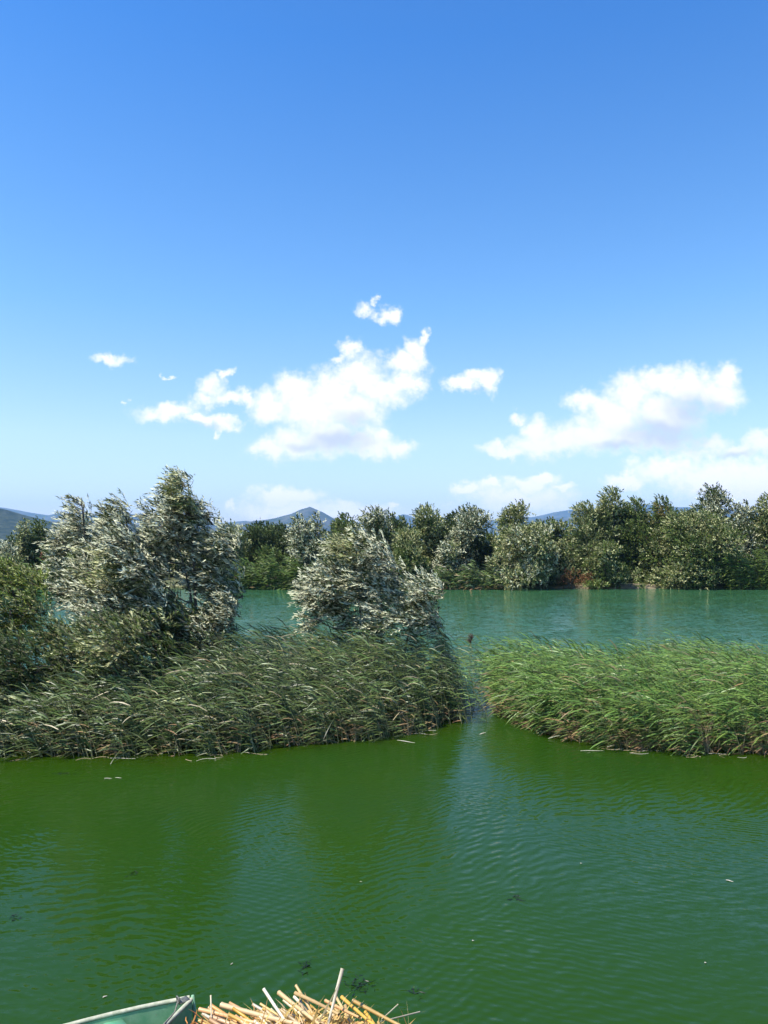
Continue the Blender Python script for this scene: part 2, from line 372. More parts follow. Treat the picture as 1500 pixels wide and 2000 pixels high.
def bed_dist(B, X, Y):
    f = np.interp(X, B[:, 0], B[:, 1]); b = np.interp(X, B[:, 0], B[:, 2])
    dx = np.maximum(np.maximum(B[0, 0] - X, X - B[-1, 0]), 0); dy = np.maximum(np.maximum(f - Y, Y - b), 0)
    return np.hypot(dx, dy)
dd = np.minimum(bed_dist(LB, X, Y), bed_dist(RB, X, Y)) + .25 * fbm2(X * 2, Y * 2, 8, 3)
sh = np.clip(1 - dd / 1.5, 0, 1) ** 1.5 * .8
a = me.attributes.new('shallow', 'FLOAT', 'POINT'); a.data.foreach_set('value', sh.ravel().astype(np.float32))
tag(link('water', me), kind='structure')

# mud the reeds and willows root in
def flat_bed(name, B, inset, z0):
    xs = np.linspace(B[0, 0] + inset, B[-1, 0] - inset, 60); tt = np.linspace(0, 1, 12)
    V = []
    for x in xs:
        f = np.interp(x, B[:, 0], B[:, 1]) + inset; b = np.interp(x, B[:, 0], B[:, 2]) - inset * .3
        b = max(b, f + .05)
        for s in tt: V.append((x, f + (b - f) * s, -.12 + (z0 + .12) * min(1, min(s, 1 - s) * 6) + .05 * sin(x * 3 + s * 20)))
    i = (np.arange(59)[:, None] * 12 + np.arange(11)[None]).ravel()
    me = mesh_np(name, V, [np.stack([i, i + 12, i + 13, i + 1], -1)], M_MUD, None, True)
    tag(link(name, me), kind='structure')
flat_bed('mud_bank', LB, .35, .12); flat_bed('mud_bank', RB, .4, .06)

# near bank under the viewer, with an inlet where the boat lies
def near_z(X, Y):
    edge = 5.9 - 6.5 / (1 + np.exp((X + 1.9) * 5)) + .12 * fbm2(X * 2, Y * 0, 6, 3) - np.clip(X - 1.5, 0, 99) * .25
    d = edge - Y
    z = np.where(d > 0, np.minimum(d * .75, 2.9), d * .6)
    return np.maximum(z, -1.6) + .04 * fbm2(X * 3, Y * 3, 7, 4)
me, _, _ = grid_mesh('near_bank', np.linspace(-40, 40, 201), np.concatenate([np.linspace(-20, -2, 19), np.linspace(-1.7, 8, 60)]), near_z, M_SOIL)
tag(link('near_bank', me), kind='structure')
# pale strip of stones and dry earth at the far waterline
def strip_z(X, Y): return ground_z(X, Y) + .05 + .08 * fbm2(X * 1.5, Y * 1.5, 9, 4)
me, _, _ = grid_mesh('shore_strip', np.linspace(at_y(1010, 1140, 75)[0], at_y(1285, 1140, 75)[0], 60), np.linspace(73.0, 76.4, 16), strip_z, M_SHORE)
tag(link('shore_strip', me), kind='structure')

# hills: rows of slopes, traced skyline heights at a real distance
def hill_mat(name, c1, c2, sc_, lo=.42, hi=.6):
    m, t, out = mat(name)
    tcn = new_node(t, 'ShaderNodeTexCoord')
    n = noise_n(t, tcn.outputs['Object'], sc_, 8, .66)
    p = new_node(t, 'ShaderNodeBsdfPrincipled'); setin(t, p.inputs['Base Color'], mix_n(t, maprange(t, n, lo, hi), (*c1, 1), (*c2, 1)))
    p.inputs['Roughness'].default_value = 1; p.inputs['Specular IOR Level'].default_value = .1
    b = new_node(t, 'ShaderNodeBump'); b.inputs['Strength'].default_value = .8; b.inputs['Distance'].default_value = 6
    t.links.new(n, b.inputs['Height']); t.links.new(b.outputs[0], p.inputs['Normal']); t.links.new(p.outputs[0], out.inputs[0])
    return m
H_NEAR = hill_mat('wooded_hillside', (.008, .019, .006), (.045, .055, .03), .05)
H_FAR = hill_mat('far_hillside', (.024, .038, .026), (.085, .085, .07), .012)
def ridge(name, dist, prof, m, depth, seed, rough=.06, step=120):
    prof = np.array(prof, float)
    xs = np.linspace(prof[0, 0], prof[-1, 0], step)
    top = np.array([CAM_Z + ray(x, np.interp(x, prof[:, 0], prof[:, 1]))[2] * dist for x in xs])
    X = (xs - 750) / 1500 * dist
    tt = np.linspace(0, 1, 26)
    Xg, Tg = np.meshgrid(X, tt); Hg = np.broadcast_to(top, Xg.shape)
    Yg = dist - depth * (1 - Tg * 2)
    shape = np.where(Tg < .5, (Tg * 2) ** 1.15, ((1 - Tg) * 2) ** 1.15)
    k = 6 / depth
    Z = Hg * shape + rough * np.abs(Hg) * fbm2(Xg * k, Yg * k, seed, 6) * (.2 + np.minimum(1, 4 * Tg * (1 - Tg))) * .8
    V = np.stack([Xg, Yg, Z], -1).reshape(-1, 3); nx = step
    i = (np.arange(25)[:, None] * nx + np.arange(nx - 1)[None]).ravel()
    tag(link(name, mesh_np(name, V, [np.stack([i, i + 1, i + nx + 1, i + nx], -1)], m, None, True)), kind='structure')
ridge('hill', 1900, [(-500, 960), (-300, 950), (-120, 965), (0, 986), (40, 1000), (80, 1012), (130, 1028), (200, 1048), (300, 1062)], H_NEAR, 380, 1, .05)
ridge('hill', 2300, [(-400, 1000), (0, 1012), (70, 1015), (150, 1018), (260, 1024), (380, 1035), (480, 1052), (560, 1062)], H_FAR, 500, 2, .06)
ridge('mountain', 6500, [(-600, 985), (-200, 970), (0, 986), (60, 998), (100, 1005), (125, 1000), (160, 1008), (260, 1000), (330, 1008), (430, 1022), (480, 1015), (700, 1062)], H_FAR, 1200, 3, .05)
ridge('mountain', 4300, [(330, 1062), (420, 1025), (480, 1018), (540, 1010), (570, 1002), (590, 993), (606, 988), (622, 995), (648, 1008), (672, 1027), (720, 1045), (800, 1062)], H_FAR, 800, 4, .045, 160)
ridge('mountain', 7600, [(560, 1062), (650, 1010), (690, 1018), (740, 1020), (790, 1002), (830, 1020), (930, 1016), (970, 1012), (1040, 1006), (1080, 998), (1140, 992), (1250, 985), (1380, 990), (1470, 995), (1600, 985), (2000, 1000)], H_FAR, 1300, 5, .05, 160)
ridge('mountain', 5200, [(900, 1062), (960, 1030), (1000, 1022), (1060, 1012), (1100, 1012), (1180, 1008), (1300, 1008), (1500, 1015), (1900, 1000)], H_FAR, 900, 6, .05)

# the air: far hills fade to blue
m, t, out = mat('haze_air')
pv = new_node(t, 'ShaderNodeVolumePrincipled'); pv.inputs['Color'].default_value = (.36, .62, 1.0, 1)
pv.inputs['Density'].default_value = 1.0e-4; pv.inputs['Anisotropy'].default_value = 0.1
t.links.new(pv.outputs[0], out.inputs['Volume'])
b = MB(); b.box((0, 4300, 238), (9000, 4800, 241))
tag(link('haze', b.mesh('haze', m)), kind='stuff')

# ------------------------------------------------------------------ trees
def hash_noise(P, s, seed):
    r = np.random.default_rng(seed); z = 0
    for _ in range(5):
        k = r.normal(size=3) * s; z = z + np.sin(P @ k + r.uniform(0, 6.3))
    return z / 5
def make_tree(name, base, lobes, lm, label, cat, group, dens, per, L, W, silver, spray=.42, wind=.9, seed=0, trunk_r=.09, stems=None, twigs=True, gap=-.28, alt=None, drop=0.0):
    """base xyz; lobes (x,y,z,rx,ry,rz); leaves sit on sprays blown downwind"""
    r = np.random.default_rng(seed + 100); base = np.array(base, float)
    root = empty(name, base); tag(root, label, cat, group)
    tb = MB(); lobes = np.array(lobes, float)
    topz = lobes[:, 2].max(); cx = np.average(lobes[:, 0], weights=lobes[:, 3])
    stems = stems or [(lobes[np.argmax(lobes[:, 2] + lobes[:, 5])][:3], 1.0)]
    paths = []
    for tip, k in stems:
        tip = np.array(tip, float); s = np.linspace(0, 1, 9)[:, None]
        b0 = base + np.array([r.normal() * .12, r.normal() * .1, -.15])
        path = b0 + (tip - b0) * s + np.stack([np.sin(s[:, 0] * pi) * r.normal() * .15, np.sin(s[:, 0] * 4) * r.normal() * .1, 0 * s[:, 0]], -1)
        tb.tube(path - base, trunk_r * k * (1 - .85 * s[:, 0]), 7); paths.append(path)
    PB = []; PD = []; NN = []; LL = []; WW = []; tw0 = []; tw1 = []
    for li, (x, y, z, rx, ry, rz) in enumerate(lobes):
        c = np.array([x, y, z])
        # limb from the nearest stem into the lobe, boughs inside it
        allp = np.concatenate([p_[1:8] for p_ in paths]); dz = np.linalg.norm((allp - c) * [1, 1, 1], axis=1) + 1.2 * np.maximum(0, allp[:, 2] - c[2] + rz * .4)
        a0 = allp[np.argmin(dz)]; s = np.linspace(0, 1, 6)[:, None]
        limb = a0 + (c - a0) * s; limb[:, 2] -= np.sin(s[:, 0] * pi) * .12 * np.linalg.norm(c - a0)
        tb.tube(limb - base, trunk_r * .38 * (1 - .6 * s[:, 0]), 5, cap=False)
        for _ in range(5):
            d = unit(r.normal(size=3) + [0, 0, .6]) * [rx, ry, rz] * .8
            q = c + d * s + np.array([0, 0, -.08]) * np.sin(s * pi)
            tb.tube(q - base, trunk_r * .16 * (1 - .7 * s[:, 0]), 4, cap=False)
        n = max(16, int(dens * rx * rz))
        u_ = unit(r.normal(size=(n, 3))); rad = r.uniform(.12, 1.12, n) ** .55
        out_ = u_ * [rx, ry, rz]
        ps = c + out_ * rad[:, None]
        keep = hash_noise(ps, 2.2 / max(.35, min(rx, rz)), seed) > gap
        ps = ps[keep]; u_ = u_[keep]; n = len(ps)
        if n == 0: continue
        sd = unit(u_ * .55 + [0, 0, .35 - drop] + WIND * wind + r.normal(size=(n, 3)) * .28)
        sl = spray * r.uniform(.6, 1.3, n)
        tw0.append(ps); tw1.append(ps + sd * sl[:, None])
        k = np.linspace(.1, 1.0, per)[None, :, None]
        pb = ps[:, None] + sd[:, None] * sl[:, None, None] * k + np.array([0, 0, -.10]) * k ** 2 * sl[:, None, None]
        N = n * per; pb = pb.reshape(N, 3); sdr = np.repeat(sd, per, 0)
        d = unit(sdr * .75 + WIND * wind * .55 + r.normal(size=(N, 3)) * .42)
        turned = r.random(n) < silver                               # whole sprays turn their pale underside
        sgn = np.where(np.repeat(turned, per) ^ (r.random(N) < .15), -1.0, 1.0)[:, None]
        nn = (np.array([-.25, -.35, .85]) + np.repeat(r.normal(size=(n, 3)) * .5, per, 0) + r.normal(size=(N, 3)) * .25) * sgn
        PB.append(pb); PD.append(d); NN.append(nn); LL.append(L * r.uniform(.65, 1.25, N)); WW.append(W * r.uniform(.75, 1.2, N))
    PB = np.concatenate(PB) - base
    V, F = leaf_quads(PB, np.concatenate(PD), np.concatenate(NN), np.concatenate(LL), np.concatenate(WW))
    mats = [lm, M_TWIG]; faces = [F]; mi = [0]
    if alt is not None:                                             # some boughs of another tint
        am, share = alt; mats.append(am)
        mi = [np.where(hash_noise(PB, 1.6, seed + 7) > share, 2, 0)]
    if twigs:
        A = np.concatenate(tw0) - base; B = np.concatenate(tw1) - base; wv = np.array([0, 0.006, 0.006])
        T = np.stack([A - wv, A + wv, B], 1).reshape(-1, 3)
        faces.append(np.arange(len(T)).reshape(-1, 3) + len(V)); mi.append(1); V = np.concatenate([V, T])
    link('crown', mesh_np('crown', V, faces, mats, mi), root)
    link('trunk', tb.mesh('trunk', M_BARK, True), root)
    return root
def px_lobes(ls, depth, thick=1.0, seed=0):
    r = np.random.default_rng(seed + 50); o = []
    for x, y, rx, ry in ls:
        c = at_y(x, y, depth + r.uniform(-.5, .5) * thick); k = depth / 1500
        o.append((*c, rx * k, max(rx, 25) * k * thick, ry * k))
    return o
def foot(px, depth, z=.05): return ((px - 750) / 1500 * depth, depth, z)

WG = 'silver willows on the reed island'
NEARW = dict(per=15, L=.14, W=.031, spray=.42, trunk_r=.07)
dens = 600
A = [(352,948,15,16),(368,946,17,18),(364,976,26,28),(374,1008,32,30),(335,985,30,22),(322,1025,45,38),(385,1045,48,42),(407,1000,16,22),(440,1062,36,34),(300,1078,42,40),
     (370,1105,58,48),(428,1118,48,46),(330,1150,58,46),(400,1180,58,48),(452,1165,24,20),(474,1162,12,10),(440,1205,36,34),(385,1240,55,40),(320,1205,50,40)]
make_tree('willow_tree', foot(392, 20.5), px_lobes(A, 20.5, 1, 1), L_SILVER, 'tallest silver willow, spire top blown over, standing in the reed island', 'tree', WG, dens * 1.1, silver=.74, seed=1,
          stems=[(at_y(370, 960, 20.5), 1.1), (at_y(330, 1000, 20.3), .8), (at_y(425, 1060, 20.7), .7)], alt=(L_OLIVE, .62), **NEARW)
B = [(245,1000,17,22),(238,1030,28,28),(210,1012,11,16),(240,1070,42,38),(205,1100,42,38),(178,1135,42,38),(232,1142,55,44),(272,1115,38,38),(220,1190,60,42),(148,1160,34,28),(270,1175,40,36),(315,1215,40,30),(300,1185,36,30)]
make_tree('willow_tree', foot(255, 19.8), px_lobes(B, 19.8, 1, 2), L_SILVER, 'broad silver willow of several low peaks, left of the tallest willow', 'tree', WG, dens, silver=.76, seed=2,
          stems=[(at_y(243, 995, 19.8), .9), (at_y(180, 1120, 19.6), .8), (at_y(280, 1090, 20), .7)], alt=(L_OLIVE, .42), **NEARW)
C = [(160,984,11,16),(158,1012,24,20),(172,1040,30,26),(138,1062,28,28),(176,1078,26,34),(122,1058,16,14),(130,1105,24,30)]
make_tree('willow_tree', foot(168, 22), px_lobes(C, 22, 1, 3), L_SILVER, 'slender silver willow with a narrow pointed top, farthest back on the reed island', 'tree', WG, dens, silver=.7, seed=3,
          alt=(L_OLIVE, .4), **NEARW)
Fb = [(x_ + 8, y_ + 3, a_ * .95, c_ * .95) for x_, y_, a_, c_ in [(690,1058,28,22),(662,1078,24,26),(722,1085,42,32),(762,1112,26,22),(640,1132,42,32),(700,1132,55,38),(762,1152,50,38),(822,1152,36,22),(856,1150,11,18),(850,1182,16,20),
      (630,1172,44,34),(690,1190,55,38),(760,1202,55,38),(822,1200,36,34),(602,1152,18,24),(610,1205,22,24),(845,1225,18,18)]]
make_tree('willow_bush', foot(735, 21), px_lobes(Fb, 21, 1, 4), L_SILVER, 'rounded silver willow bush standing alone above the middle of the reeds', 'bush', WG, dens, silver=.74, seed=4,
          stems=[(at_y(690, 1065, 21), .8), (at_y(800, 1150, 21), .7), (at_y(640, 1130, 21), .7), (at_y(740, 1100, 21.3), .7)], alt=(L_OLIVE, .45), **NEARW)
D = [(20,1128,42,32),(58,1152,36,34),(-30,1140,50,44),(20,1190,58,44),(72,1196,26,28),(-30,1240,60,50),(45,1240,40,40),(-90,1180,60,60)]
make_tree('willow_bush', foot(15, 19.6), px_lobes(D, 19.6, 1, 5), L_YELLOW, 'yellowish green bush at the left edge of the reed island', 'bush', None, dens, silver=.35, seed=5,
          stems=[(at_y(20, 1130, 19.6), .8), (at_y(-40, 1140, 19.6), .8)], alt=(L_OLIVE, .1), **NEARW)
E1 = [(150,1268,58,36),(222,1248,58,42),(290,1235,48,38),(300,1285,48,28),(175,1312,60,34),(245,1300,50,34),(110,1245,30,24)]
make_tree('willow_bush', foot(215, 18.4), px_lobes(E1, 18.4, 1, 6), L_OLIVE, 'low dark willow bush with pale tips, in front of the two silver willows', 'bush', None, dens, silver=.2, seed=6, alt=(L_DARK, -.05), **NEARW)
E2 = [(28,1292,60,42),(85,1300,56,40),(80,1340,66,36),(-20,1330,60,50),(-90,1280,60,60),(20,1365,55,34)]
make_tree('willow_bush', foot(45, 17.8), px_lobes(E2, 17.8, 1, 7), L_OLIVE, 'low dark bush below the yellowish bush, above the left end of the reeds', 'bush', None, dens, silver=.2, seed=7, alt=(L_DARK, -.2), **NEARW)

E3 = [(355,1215,36,26),(400,1222,40,26),(345,1255,44,36),(400,1262,44,36),(445,1250,30,28),(370,1300,50,34),(430,1300,34,26)]
make_tree('willow_bush', foot(395, 19.9), px_lobes(E3, 19.9, 1, 8), L_DARK, 'dark shaded bush at the foot of the tallest willow', 'bush', None, dens, silver=.2, seed=8, alt=(L_SILVER, .35), **NEARW)

# far bank: px, width, top, base, depth, leaf, silver share, alt, label
FT = [
 (-60,130,1040,1150,77,L_OLIVE,.4,L_MID,'olive tree on the far bank, cut by the left edge'),
 (12,64,1062,1150,76,L_SILVER,.5,L_OLIVE,'low silvery tree on the far bank below the dark hill'),
 (48,36,1018,1150,79,L_OLIVE,.5,L_MID,'pale narrow far tree, left of a pair beside the dark hill'),
 (80,46,1016,1150,80,L_MID,.2,L_DARK,'dark green narrow far tree, right of a pair beside the dark hill'),
 (104,44,1068,1150,77,L_MID,.1,L_RUST,'rust tinged far tree just left of the silver willows'),
 (450,70,1024,1150,80,L_OLIVE,.5,L_MID,'pale far tree half hidden by the tallest willow'),
 (505,80,1030,1150,84,L_DARK,.1,L_MID,'dense dark green far tree, left half of the low dark clump'),
 (548,60,1030,1150,85,L_DARK,.1,L_DARK,'dense dark green far tree beside the pale two topped tree'),
 (527,56,1072,1150,77,L_MID,.1,L_DARK,'green pyramid shaped bush before the dark far trees'),
 (588,66,1012,1150,77,L_SILVER,.5,L_OLIVE,'pale far tree with a bushy top below the mountain peak'),
 (619,40,1008,1150,79,L_OLIVE,.5,L_SILVER,'slim pale far tree right below the mountain peak'),
 (640,60,1048,1150,76,L_OLIVE,.35,L_MID,'low olive far tree left behind the lone willow bush'),
 (675,54,1008,1150,81,L_MID,.2,L_OLIVE,'green far tree rising behind the lone willow bush'),
 (735,88,994,1150,79,L_SILVER,.45,L_DARK,'wide grey green far tree with a flat top, right of the mountain'),
 (795,66,1036,1150,75.8,L_OLIVE,.5,L_MID,'pale olive far tree in front, right of the lone willow bush'),
 (838,82,990,1150,80,L_OLIVE,.4,L_DARK,'rounded far tree with a dark right side, left of the twin'),
 (912,88,992,1150,79,L_SILVER,.4,L_DARK,'rounded grey far tree with dark skirts, left of the gap'),
 (872,56,1062,1150,76,L_SILVER,.5,L_OLIVE,'low silvery far bush under the two rounded trees'),
 (955,50,1040,1150,82,L_DARK,.1,L_MID,'dark far tree filling the gap below blue hills'),
 (1012,82,982,1150,82,L_OLIVE,.45,L_MID,'round topped far tree behind the pale spreading willow'),
 (1040,142,1026,1147,75.6,L_OLIVE,.62,L_SILVER,'pale spreading far willow reaching down to the water'),
 (1092,50,1060,1148,78,L_OLIVE,.4,L_DARK,'small dark far tree between the pale willow and the tall grove'),
 (1150,84,984,1150,79,L_OLIVE,.4,L_DARK,'left tree of the tall grove, over the rusty bank'),
 (1192,76,958,1150,81,L_OLIVE,.45,L_MID,'pointed tallest tree of the grove over the rusty bank'),
 (1240,80,976,1150,80,L_MID,.35,L_DARK,'dark hearted middle tree of the tall grove'),
 (1288,70,972,1150,80,L_MID,.15,L_BROWN,'brownish green tree at the right of the tall grove'),
 (1182,62,1062,1149,75.4,L_OLIVE,.3,L_MID,'small round bush on the rusty bank at the water'),
 (1345,172,1000,1149,76.5,L_OLIVE,.3,L_MID,'broad domed olive far tree with black shade under it'),
 (1392,88,950,1150,82,L_SILVER,.35,L_DARK,'tall grey far tree peaking above the domed tree'),
 (1450,90,984,1150,80,L_SILVER,.4,L_DARK,'wide grey far tree right of the tall peak'),
 (1500,70,968,1150,79,L_OLIVE,.4,L_DARK,'far tree cut by the right edge'),
 (1565,90,975,1150,79,L_OLIVE,.4,L_DARK,'far tree just beyond the right edge'),
 (1680,130,985,1150,80,L_OLIVE,.3,L_DARK,'broad far tree well beyond the right edge'),
 (1810,120,1000,1150,78,L_MID,.2,L_DARK,'green far tree farthest beyond the right edge'),
 (-190,130,1030,1150,79,L_OLIVE,.3,L_DARK,'olive far tree well beyond the left edge'),
 (-320,120,1020,1150,80,L_MID,.2,L_DARK,'green far tree farthest beyond the left edge'),
]
for i, (px, w, top, bs, dep, lm, sv, am, lab) in enumerate(FT):
    r = random.Random(900 + i); k = dep / 1500; ls = []
    bs_ = 1060 + 4.2 / k / 1.0
    H = bs - top
    ls.append((px + r.uniform(-.08, .08) * w, top + H * .12, w * .27, H * .12))
    n = 9 if w < 100 else 14
    for j in range(n):
        f = (j + .5) / n                                             # 0 top, 1 bottom
        half = w * .66 * (.66 + .34 * min(1, f * 2.6)) * (1 if f < .85 else .9)
        s = w * r.uniform(.21, .32) * (1 if w < 100 else .68)
        x = px + r.uniform(-1, 1) * max(2, half - s * .8)
        ls.append((x, top + H * (.14 + .78 * f), s, s * r.uniform(.65, .95)))
    ls.append((px, top + H * .5, w * .3, H * .3)); ls.append((px - w * .2, bs - H * .14, w * .26, H * .13)); ls.append((px + w * .2, bs - H * .15, w * .26, H * .13))
    lo = []
    for (x, y, rx, ry) in ls:
        c = at_y(x, y, dep + r.uniform(-1, 1) * w * k * .3); lo.append((*c, rx * k, rx * k, ry * k))
    make_tree('far_tree', foot(px, dep, .35), lo, lm, lab, 'tree', 'trees along the far bank', 160, 10, .22, .105, sv, spray=.52, wind=.28, seed=200 + i, trunk_r=.16, twigs=False, gap=-.42, alt=(am, .25))

for i, px in enumerate(range(-560, 2060, 90)):
    r = random.Random(70 + i); dep = r.uniform(92, 100); k = dep / 1500; top = r.uniform(1016, 1036); lo = []
    if 950 < px < 985 or 1060 < px < 1120: top = 1054
    if 560 < px < 665: top = 1042
    if 690 < px < 950 or px > 1120: top -= 14
    if px < 440: top += 22
    for j in range(6):
        c = at_y(px + r.uniform(-30, 30), top + 18 + j * 12, dep); lo.append((*c, r.uniform(30, 42) * k, 1.8, 20 * k))
    make_tree('far_tree', foot(px, dep, .35), lo, L_DARK, 'dark tree of the second row behind the far bank trees', 'tree', 'second row of dark far trees', 60, 8, .36, .2, .1, spray=.7, wind=.2, seed=600 + i, trunk_r=.15, twigs=False, gap=-.5, alt=(L_OLIVE, .15))

# ------------------------------------------------------------------ reeds
def reed_arrays(P0, H, lean, r, nl=12, Lf=.52, Wf=.024, dry_low=.35, spread=.35):
    """stems and blades of many reeds; returns (V, quads, tris, material of quads, of tris)"""
    n = len(P0); s = np.linspace(0, 1, 5)
    ld = unit(WIND * 1.0 + r.normal(size=(n, 3)) * [.25, spread, 0]) * lean[:, None]
    ld[:, 2] = 0
    def pos(t):                                                     # t (n,k)
        up = np.stack([0 * t, 0 * t, H[:, None] * (t - .10 * lean[:, None] * t ** 2)], -1)
        return P0[:, None] + up + ld[:, None] * (H[:, None] * (.35 * t + .65 * t ** 2))[..., None]
    C = pos(np.broadcast_to(s, (n, 5)))
    rad = (.0075 * (1 - .7 * s))[None, :, None]
    a = np.array([0, 2.1, 4.2]); ring = np.stack([np.cos(a), np.sin(a), 0 * a], -1)
    V1 = (C[:, :, None] + rad[..., None] * ring[None, None]).reshape(-1, 3)
    b = (np.arange(n)[:, None, None] * 15 + np.arange(4)[None, :, None] * 3)
    j = np.arange(3); k = (j + 1) % 3
    Q1 = np.stack([b + j, b + k, b + 3 + k, b + 3 + j], -1).reshape(-1, 4)
    t = np.clip(np.linspace(.14, .99, nl)[None] + r.normal(size=(n, nl)) * .02, .05, 1)
    B = pos(t).reshape(-1, 3); N = n * nl; tf = t.ravel()
    side = np.where((np.arange(N) % 2) == 0, 1.0, -1.0)
    d = WIND * r.uniform(.55, 1.25, N)[:, None] + np.stack([0 * side, side * r.uniform(.0, .6, N), r.uniform(-.15, .75, N) + .5 * (tf > .93)], -1) + r.normal(size=(N, 3)) * .18
    nn = np.array([-.15, -.45, .9]) + r.normal(size=(N, 3)) * .45
    L = Lf * r.uniform(.55, 1.25, N) * (1 - .35 * np.abs(tf - .6)); W = Wf * r.uniform(.7, 1.2, N)
    droop = np.stack([-.25 * np.ones(N), 0 * side, -r.uniform(.35, 1.0, N)], -1)
    V2, Q2, T2 = blade_strips(B, d, nn, L, W, droop)
    dry = (r.random(N) < dry_low * np.clip(1.1 - tf * 2.0, 0.02, 1)).astype(int)
    o = len(V1)
    return np.concatenate([V1, V2]), [np.concatenate([Q1, Q2 + o]), T2 + o], [np.concatenate([np.zeros(len(Q1), int), 1 + dry, 1 + dry]), 1 + dry]
def sample_bed(B, n, r, front=.35):
    out_ = []
    while len(out_) < n:
        x = r.uniform(B[0, 0], B[-1, 0]); f = np.interp(x, B[:, 0], B[:, 1]); b = np.interp(x, B[:, 0], B[:, 2])
        if r.random() > (b - f) / 6.0: continue
        s = r.random() ** 1.6 if r.random() < front else r.random()
        y = f + .2 * sin(x * 3.1) * sin(x * 1.7) + .12 * sin(x * 7.3) + .1 * sin(x * 17 + 2) + (b - f) * s
        out_.append((x, y, -.1))
    return np.array(out_)
def edge_dist(B, P): return P[:, 1] - np.interp(P[:, 0], B[:, 0], B[:, 1])
def bed(name, B, n, lm, label, r, hbase, edge_h, lean0, dry_low, Lf=.52, Wf=.024):
    P0 = sample_bed(B, n, r); e = np.clip(edge_dist(B, P0) / 1.0, 0, 1)
    H = (edge_h + (np.interp(P0[:, 0], *hbase) - edge_h) * e) * r.uniform(.78, 1.10, n)
    H *= 1 + .06 * np.sin(P0[:, 0] * 1.7) + .06 * np.sin(P0[:, 0] * 4.1 + P0[:, 1] * 2)
    lean = lean0 * r.uniform(.1, 1.7, n) * np.interp(P0[:, 0], [-1.5, .6, 1.8, 2.7], [1, .7, .10, 1]) + .25 * (1 - e) * r.random(n)
    V, F, M = reed_arrays(P0, H, lean, r, dry_low=dry_low, Lf=Lf, Wf=Wf)
    me = mesh_np(name, V, F, [M_REED_STEM, lm, L_REED_DRY], M)
    return tag(link(name, me), label, 'reeds', None, 'stuff')
def dead_stalks(B, n, x0, x1, label, seed):
    r = np.random.default_rng(seed); x = r.uniform(x0, x1, n); x = x + .25 * np.sin(x * 5)
    P0 = np.stack([x, np.interp(x, B[:, 0], B[:, 1]) + r.uniform(-.12, .5, n) ** 1.0, -.1 + 0 * x], -1)
    V, F, M = reed_arrays(P0, r.uniform(.35, 1.0, n), r.uniform(-.3, .9, n), r, nl=4, Lf=.30, Wf=.022, dry_low=3.0)
    M = [np.where(M[0] == 0, 0, 1), np.ones(len(F[1]), int)]
    tag(link('dead_reeds', mesh_np('dead_reeds', V, F, [M_STRAW, L_REED_DRY], M)), label, 'reeds', None, 'stuff')
M_STRAW = rough_mat('dead_reed_stalk', (.26, .19, .10), (.46, .38, .24), 8, .7)
dead_stalks(LB, 80, -3.0, 1.7, 'dry brown stalks at the foot of the left reeds, right half', 51)
dead_stalks(LB, 50, -8.2, -3.0, 'dry brown stalks at the foot of the left reeds, left half', 52)
dead_stalks(RB, 280, 3.2, 9.0, 'dry orange brown stalks at the foot of the right reed bed', 53)
bed('reeds', LB, 2700, L_REED, 'grey green reeds leaning left below the silver willows', np.random.default_rng(31), ([-9, -6.5, -4.6, -3, -1.5, 2], [1.3, 1.5, 1.85, 2.0, 2.2, 2.1]), 1.2, .42, .12, .56, .027)
bed('reeds', RB, 3300, L_REED_BRIGHT, 'bright green reed bed right of the gap of open water', np.random.default_rng(32), ([0, 9], [1.74, 1.74]), 1.15, .20, .40)

# single reeds one can tell apart: in the gap and leaning out over the water
def reed_variant(r, H, lean, lm, nl=10):
    V, F, M = reed_arrays(np.array([[0, 0, -.1]]), np.array([H]), np.array([lean]), r, nl=nl, dry_low=.3)
    qs, ts = F; mq, mt = M
    k = mq == 0; st = qs[k]
    stem = mesh_np('stem', V[:15], [st], M_REED_STEM)
    leaves = mesh_np('leaves', V[15:], [qs[~k] - 15, ts - 15], [lm, L_REED_DRY], [mq[~k] - 1, mt - 1])
    return stem, leaves
rv = np.random.default_rng(77)
VAR = [reed_variant(rv, h, l, lm_) for h, l, lm_ in ((1.5, .35, L_REED), (1.2, .5, L_REED), (.9, .9, L_REED), (1.6, .25, L_REED_BRIGHT), (1.1, .6, L_REED_BRIGHT), (.8, 1.1, L_REED), (1.35, .4, L_REED_BRIGHT))]
def put_reed(p, var, label, group, s=1.0, rz=0.0):
    root = empty('reed', (p[0], p[1], 0), rz); root.scale = (s, s, s); tag(root, label, 'reed', group)
    st, lv = VAR[var]; link('stem', st, root); link('leaves', lv, root); return root
for i in range(64):
    px = random.uniform(900, 974); py = random.uniform(1330, 1415) if i % 3 else random.uniform(1300, 1350)
    p_ = on_z(px, py); put_reed(p_, random.choice((0, 3, 4, 6, 1)), 'thin reed standing in the open water between the two beds', 'reeds in the gap', random.uniform(.65, 1.15), random.uniform(-.5, .5))
for i in range(60):
    x = random.uniform(-7.8, 1.5); f = float(np.interp(x, LB[:, 0], LB[:, 1]))
    put_reed((x, f - random.uniform(-.1, .18)), random.choice((1, 2, 5, 2)), 'drooping reed at the front edge of the left reeds', 'drooping reeds of the left edge', random.uniform(.6, 1.0), random.uniform(-.6, 1.0))
for i in range(46):
    x = random.uniform(3.3, 8.4); f = float(np.interp(x, RB[:, 0], RB[:, 1]))
    put_reed((x, f - random.uniform(-.1, .15)), random.choice((1, 2, 4, 4)), 'leaning reed at the water edge of the right reed bed', 'leaning reeds of the right edge', random.uniform(.6, 1.0), random.uniform(-.6, .8))
